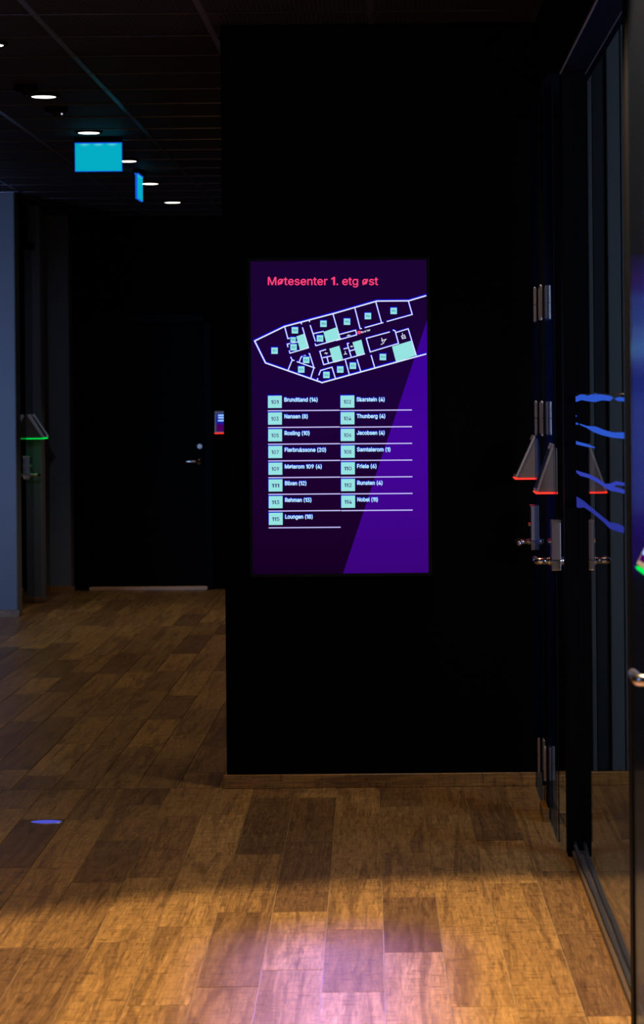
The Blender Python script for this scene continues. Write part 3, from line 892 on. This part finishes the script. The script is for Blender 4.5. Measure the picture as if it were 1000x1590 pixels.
# ------------------------------------------------------------------ ceiling things
LX = -1.70
glab = ['nearest round downlight at the left edge of the frame', 'round downlight left above the lit emergency sign, second from the front', 'round downlight just above the lit emergency sign',
        'round downlight partly behind the right side of the lit emergency sign', 'round downlight beside the sign seen edge-on', 'farthest round downlight close to the far wall']
lights = [(-1.635, 9.62), (P(68, 151, 1), 0), (P(138, 207, 1), 0), (P(197, 251, 1), 0), (P(232, 286, 1), 0), (P(268, 315, 1), 0)]
def ceil_pt(px, py):
    a = (px - VX) - TH * (py - VY); b = (py - VY) + TH * (px - VX)
    ppm = -b / (CEIL - 0.012 - EYE)
    return a / ppm, F / ppm
pos = [ceil_pt(-17, 71), ceil_pt(68, 151), ceil_pt(138, 207), ceil_pt(197, 251), ceil_pt(232, 286), ceil_pt(268, 315)]
def downlight(x, y, label):
    t = thing('ceiling_light', label, 'ceiling light', (x, y, CEIL), 0, 'round downlights along the corridor ceiling')
    bm = bmesh.new()
    n = 28
    prof = [(.072, 0.001), (.076, -.004), (.072, -.010), (.060, -.012), (.058, -.003)]
    rings = [[bm.verts.new((r * math.cos(2 * math.pi * k / n), r * math.sin(2 * math.pi * k / n), z)) for k in range(n)] for r, z in prof]
    for a, b in zip(rings, rings[1:]):
        for k in range(n): bm.faces.new((a[k], a[(k + 1) % n], b[(k + 1) % n], b[k]))
    obj('trim_ring', bm, M['black_metal'], t, smooth=True)
    bm = bmesh.new()
    prof = [(.0595, -.006), (.057, -.0105), (.04, -.0112), (.0, -.0112)]
    rings = [[bm.verts.new((r * math.cos(2 * math.pi * k / n), r * math.sin(2 * math.pi * k / n), z)) for k in range(n)] for r, z in prof[:-1]]
    for a, b in zip(rings, rings[1:]):
        for k in range(n): bm.faces.new((a[k], a[(k + 1) % n], b[(k + 1) % n], b[k]))
    bm.faces.new(rings[-1])
    obj('diffuser', bm, M['lamp_on'], t, smooth=True)
    d = bpy.data.lights.new('downlight', 'SPOT')
    d.energy = 36; d.color = (1.0, 0.76, 0.54); d.spot_size = R(75); d.spot_blend = 0.7; d.shadow_soft_size = 0.04
    lo = bpy.data.objects.new('downlight', d); COL.objects.link(lo); lo.location = (0, 0, -0.025); lo.parent = t
for (x, y), l in zip(pos, glab):
    downlight(x, y, l)

def round_fixture(name, label, cat, px, py, r, h, m, led=False):
    x, y = ceil_pt(px, py)
    t = thing(name, label, cat, (x, y, CEIL))
    bm = bmesh.new()
    n = 28
    prof = [(r, 0), (r, -h * .4), (r * .93, -h * .7), (r * .6, -h), (r * .2, -h)]
    rings = [[bm.verts.new((q * math.cos(2 * math.pi * k / n), q * math.sin(2 * math.pi * k / n), z)) for k in range(n)] for q, z in prof]
    for a, b in zip(rings, rings[1:]):
        for k in range(n): bm.faces.new((a[k], a[(k + 1) % n], b[(k + 1) % n], b[k]))
    bm.faces.new(rings[-1])
    obj('cover', bm, m, t, smooth=True)
    bm = bmesh.new()
    add_rod(bm, (0, 0, -h * .6), (0, 0, -h * 1.25), r * .32, r * .26, 20)
    obj('core', bm, M['black_plastic'], t)
    if led:
        obj('status_light', rod((r * .55, -r * .4, -h * .9), (r * .55, -r * .4, -h * 1.15), .004), emit('detector_light', (0.8, 0.85, 1, 1), 0.8), t)
round_fixture('ceiling_speaker', 'dark round ceiling speaker in front of the second downlight', 'speaker', 40, 138, .056, .035, M['black_plastic'])
round_fixture('smoke_detector', 'dark smoke detector with tiny light behind the second downlight', 'smoke detector', 87, 172, .058, .03, M['black_plastic'], True)

SIGN = emit('sign_face', rgb(10, 178, 200), 1.0)
def sign_mat():
    m = emit('sign_lit_face', rgb(10, 178, 200), 1.0)
    nt = m.node_tree; N = nt.nodes; L = nt.links
    tc = N.new('ShaderNodeTexCoord')
    e = [n for n in N if n.type == 'EMISSION'][0]
    acc = None
    for gx in (-.075, .0, .075):
        vm = N.new('ShaderNodeVectorMath'); vm.operation = 'SUBTRACT'; vm.inputs[1].default_value = (gx, 0, -.03)
        mm = N.new('ShaderNodeVectorMath'); mm.operation = 'MULTIPLY'; mm.inputs[1].default_value = (1, 0, 1.5)
        le = N.new('ShaderNodeVectorMath'); le.operation = 'LENGTH'
        mr = N.new('ShaderNodeMapRange'); mr.inputs['From Min'].default_value = 0.0; mr.inputs['From Max'].default_value = 0.035
        mr.inputs['To Min'].default_value = 1; mr.inputs['To Max'].default_value = 0
        L.new(tc.outputs['Object'], vm.inputs[0]); L.new(vm.outputs[0], mm.inputs[0]); L.new(mm.outputs[0], le.inputs[0]); L.new(le.outputs['Value'], mr.inputs['Value'])
        if acc is None: acc = mr.outputs[0]
        else:
            ad = N.new('ShaderNodeMath'); ad.operation = 'MAXIMUM'; L.new(acc, ad.inputs[0]); L.new(mr.outputs[0], ad.inputs[1]); acc = ad.outputs[0]
    cr = N.new('ShaderNodeValToRGB')
    cr.color_ramp.elements[0].color = rgb(4, 172, 196); cr.color_ramp.elements[1].color = rgb(90, 225, 230)
    L.new(acc, cr.inputs[0]); L.new(cr.outputs[0], e.inputs[0])
    return m
SIGN = sign_mat()
SEDGE = emit('sign_edge', rgb(20, 90, 225), 1.0)
def sign(label, px, py, ppm, rz):
    c = P(px, py, ppm)
    t = thing('emergency_sign', label, 'emergency sign', (c.x, c.y, CEIL), rz, 'emergency signs hanging from the ceiling')
    obj('housing', box(-.13, .13, -.02, .02, -.03, 0), M['black_metal'], t, bevel=0.003)
    obj('base_rail', box(-.129, .129, -.012, .012, -.036, -.03), SEDGE, t)
    obj('lit_panel', box(-.127, .127, -.006, .006, -.186, -.036), SIGN, t)
    e = bmesh.new()
    add_box(e, -.130, -.127, -.0065, .0065, -.189, -.036); add_box(e, .127, .130, -.0065, .0065, -.189, -.036); add_box(e, -.127, .127, -.0065, .0065, -.189, -.186)
    obj('panel_edge', e, SEDGE, t)
sign('lit cyan emergency sign hanging square to the corridor', 153, 240, 282, 0)
sign('lit cyan emergency sign seen almost edge-on farther down the corridor', 216, 289, 246, math.pi / 2 - 0.02)

# small lit marker in the floor (a short lens, wider than deep)
c = P(72, 1277, 435)
mk = thing('floor_marker', 'small round blue glowing marker on the floor at left', 'floor marker', (c.x, c.y, 0))
obj('rim', rod((0, 0, -0.002), (0, 0, 0.002), 0.06, 0.058, 28), M['alu'], mk)
obj('lens', rod((0, 0, 0.001), (0, 0, 0.0028), 0.055, 0.053, 28), emit('marker_blue', rgb(78, 82, 205), 1.0), mk)

mk.scale = (1, 0.55, 1)
bpy.context.view_layer.update()
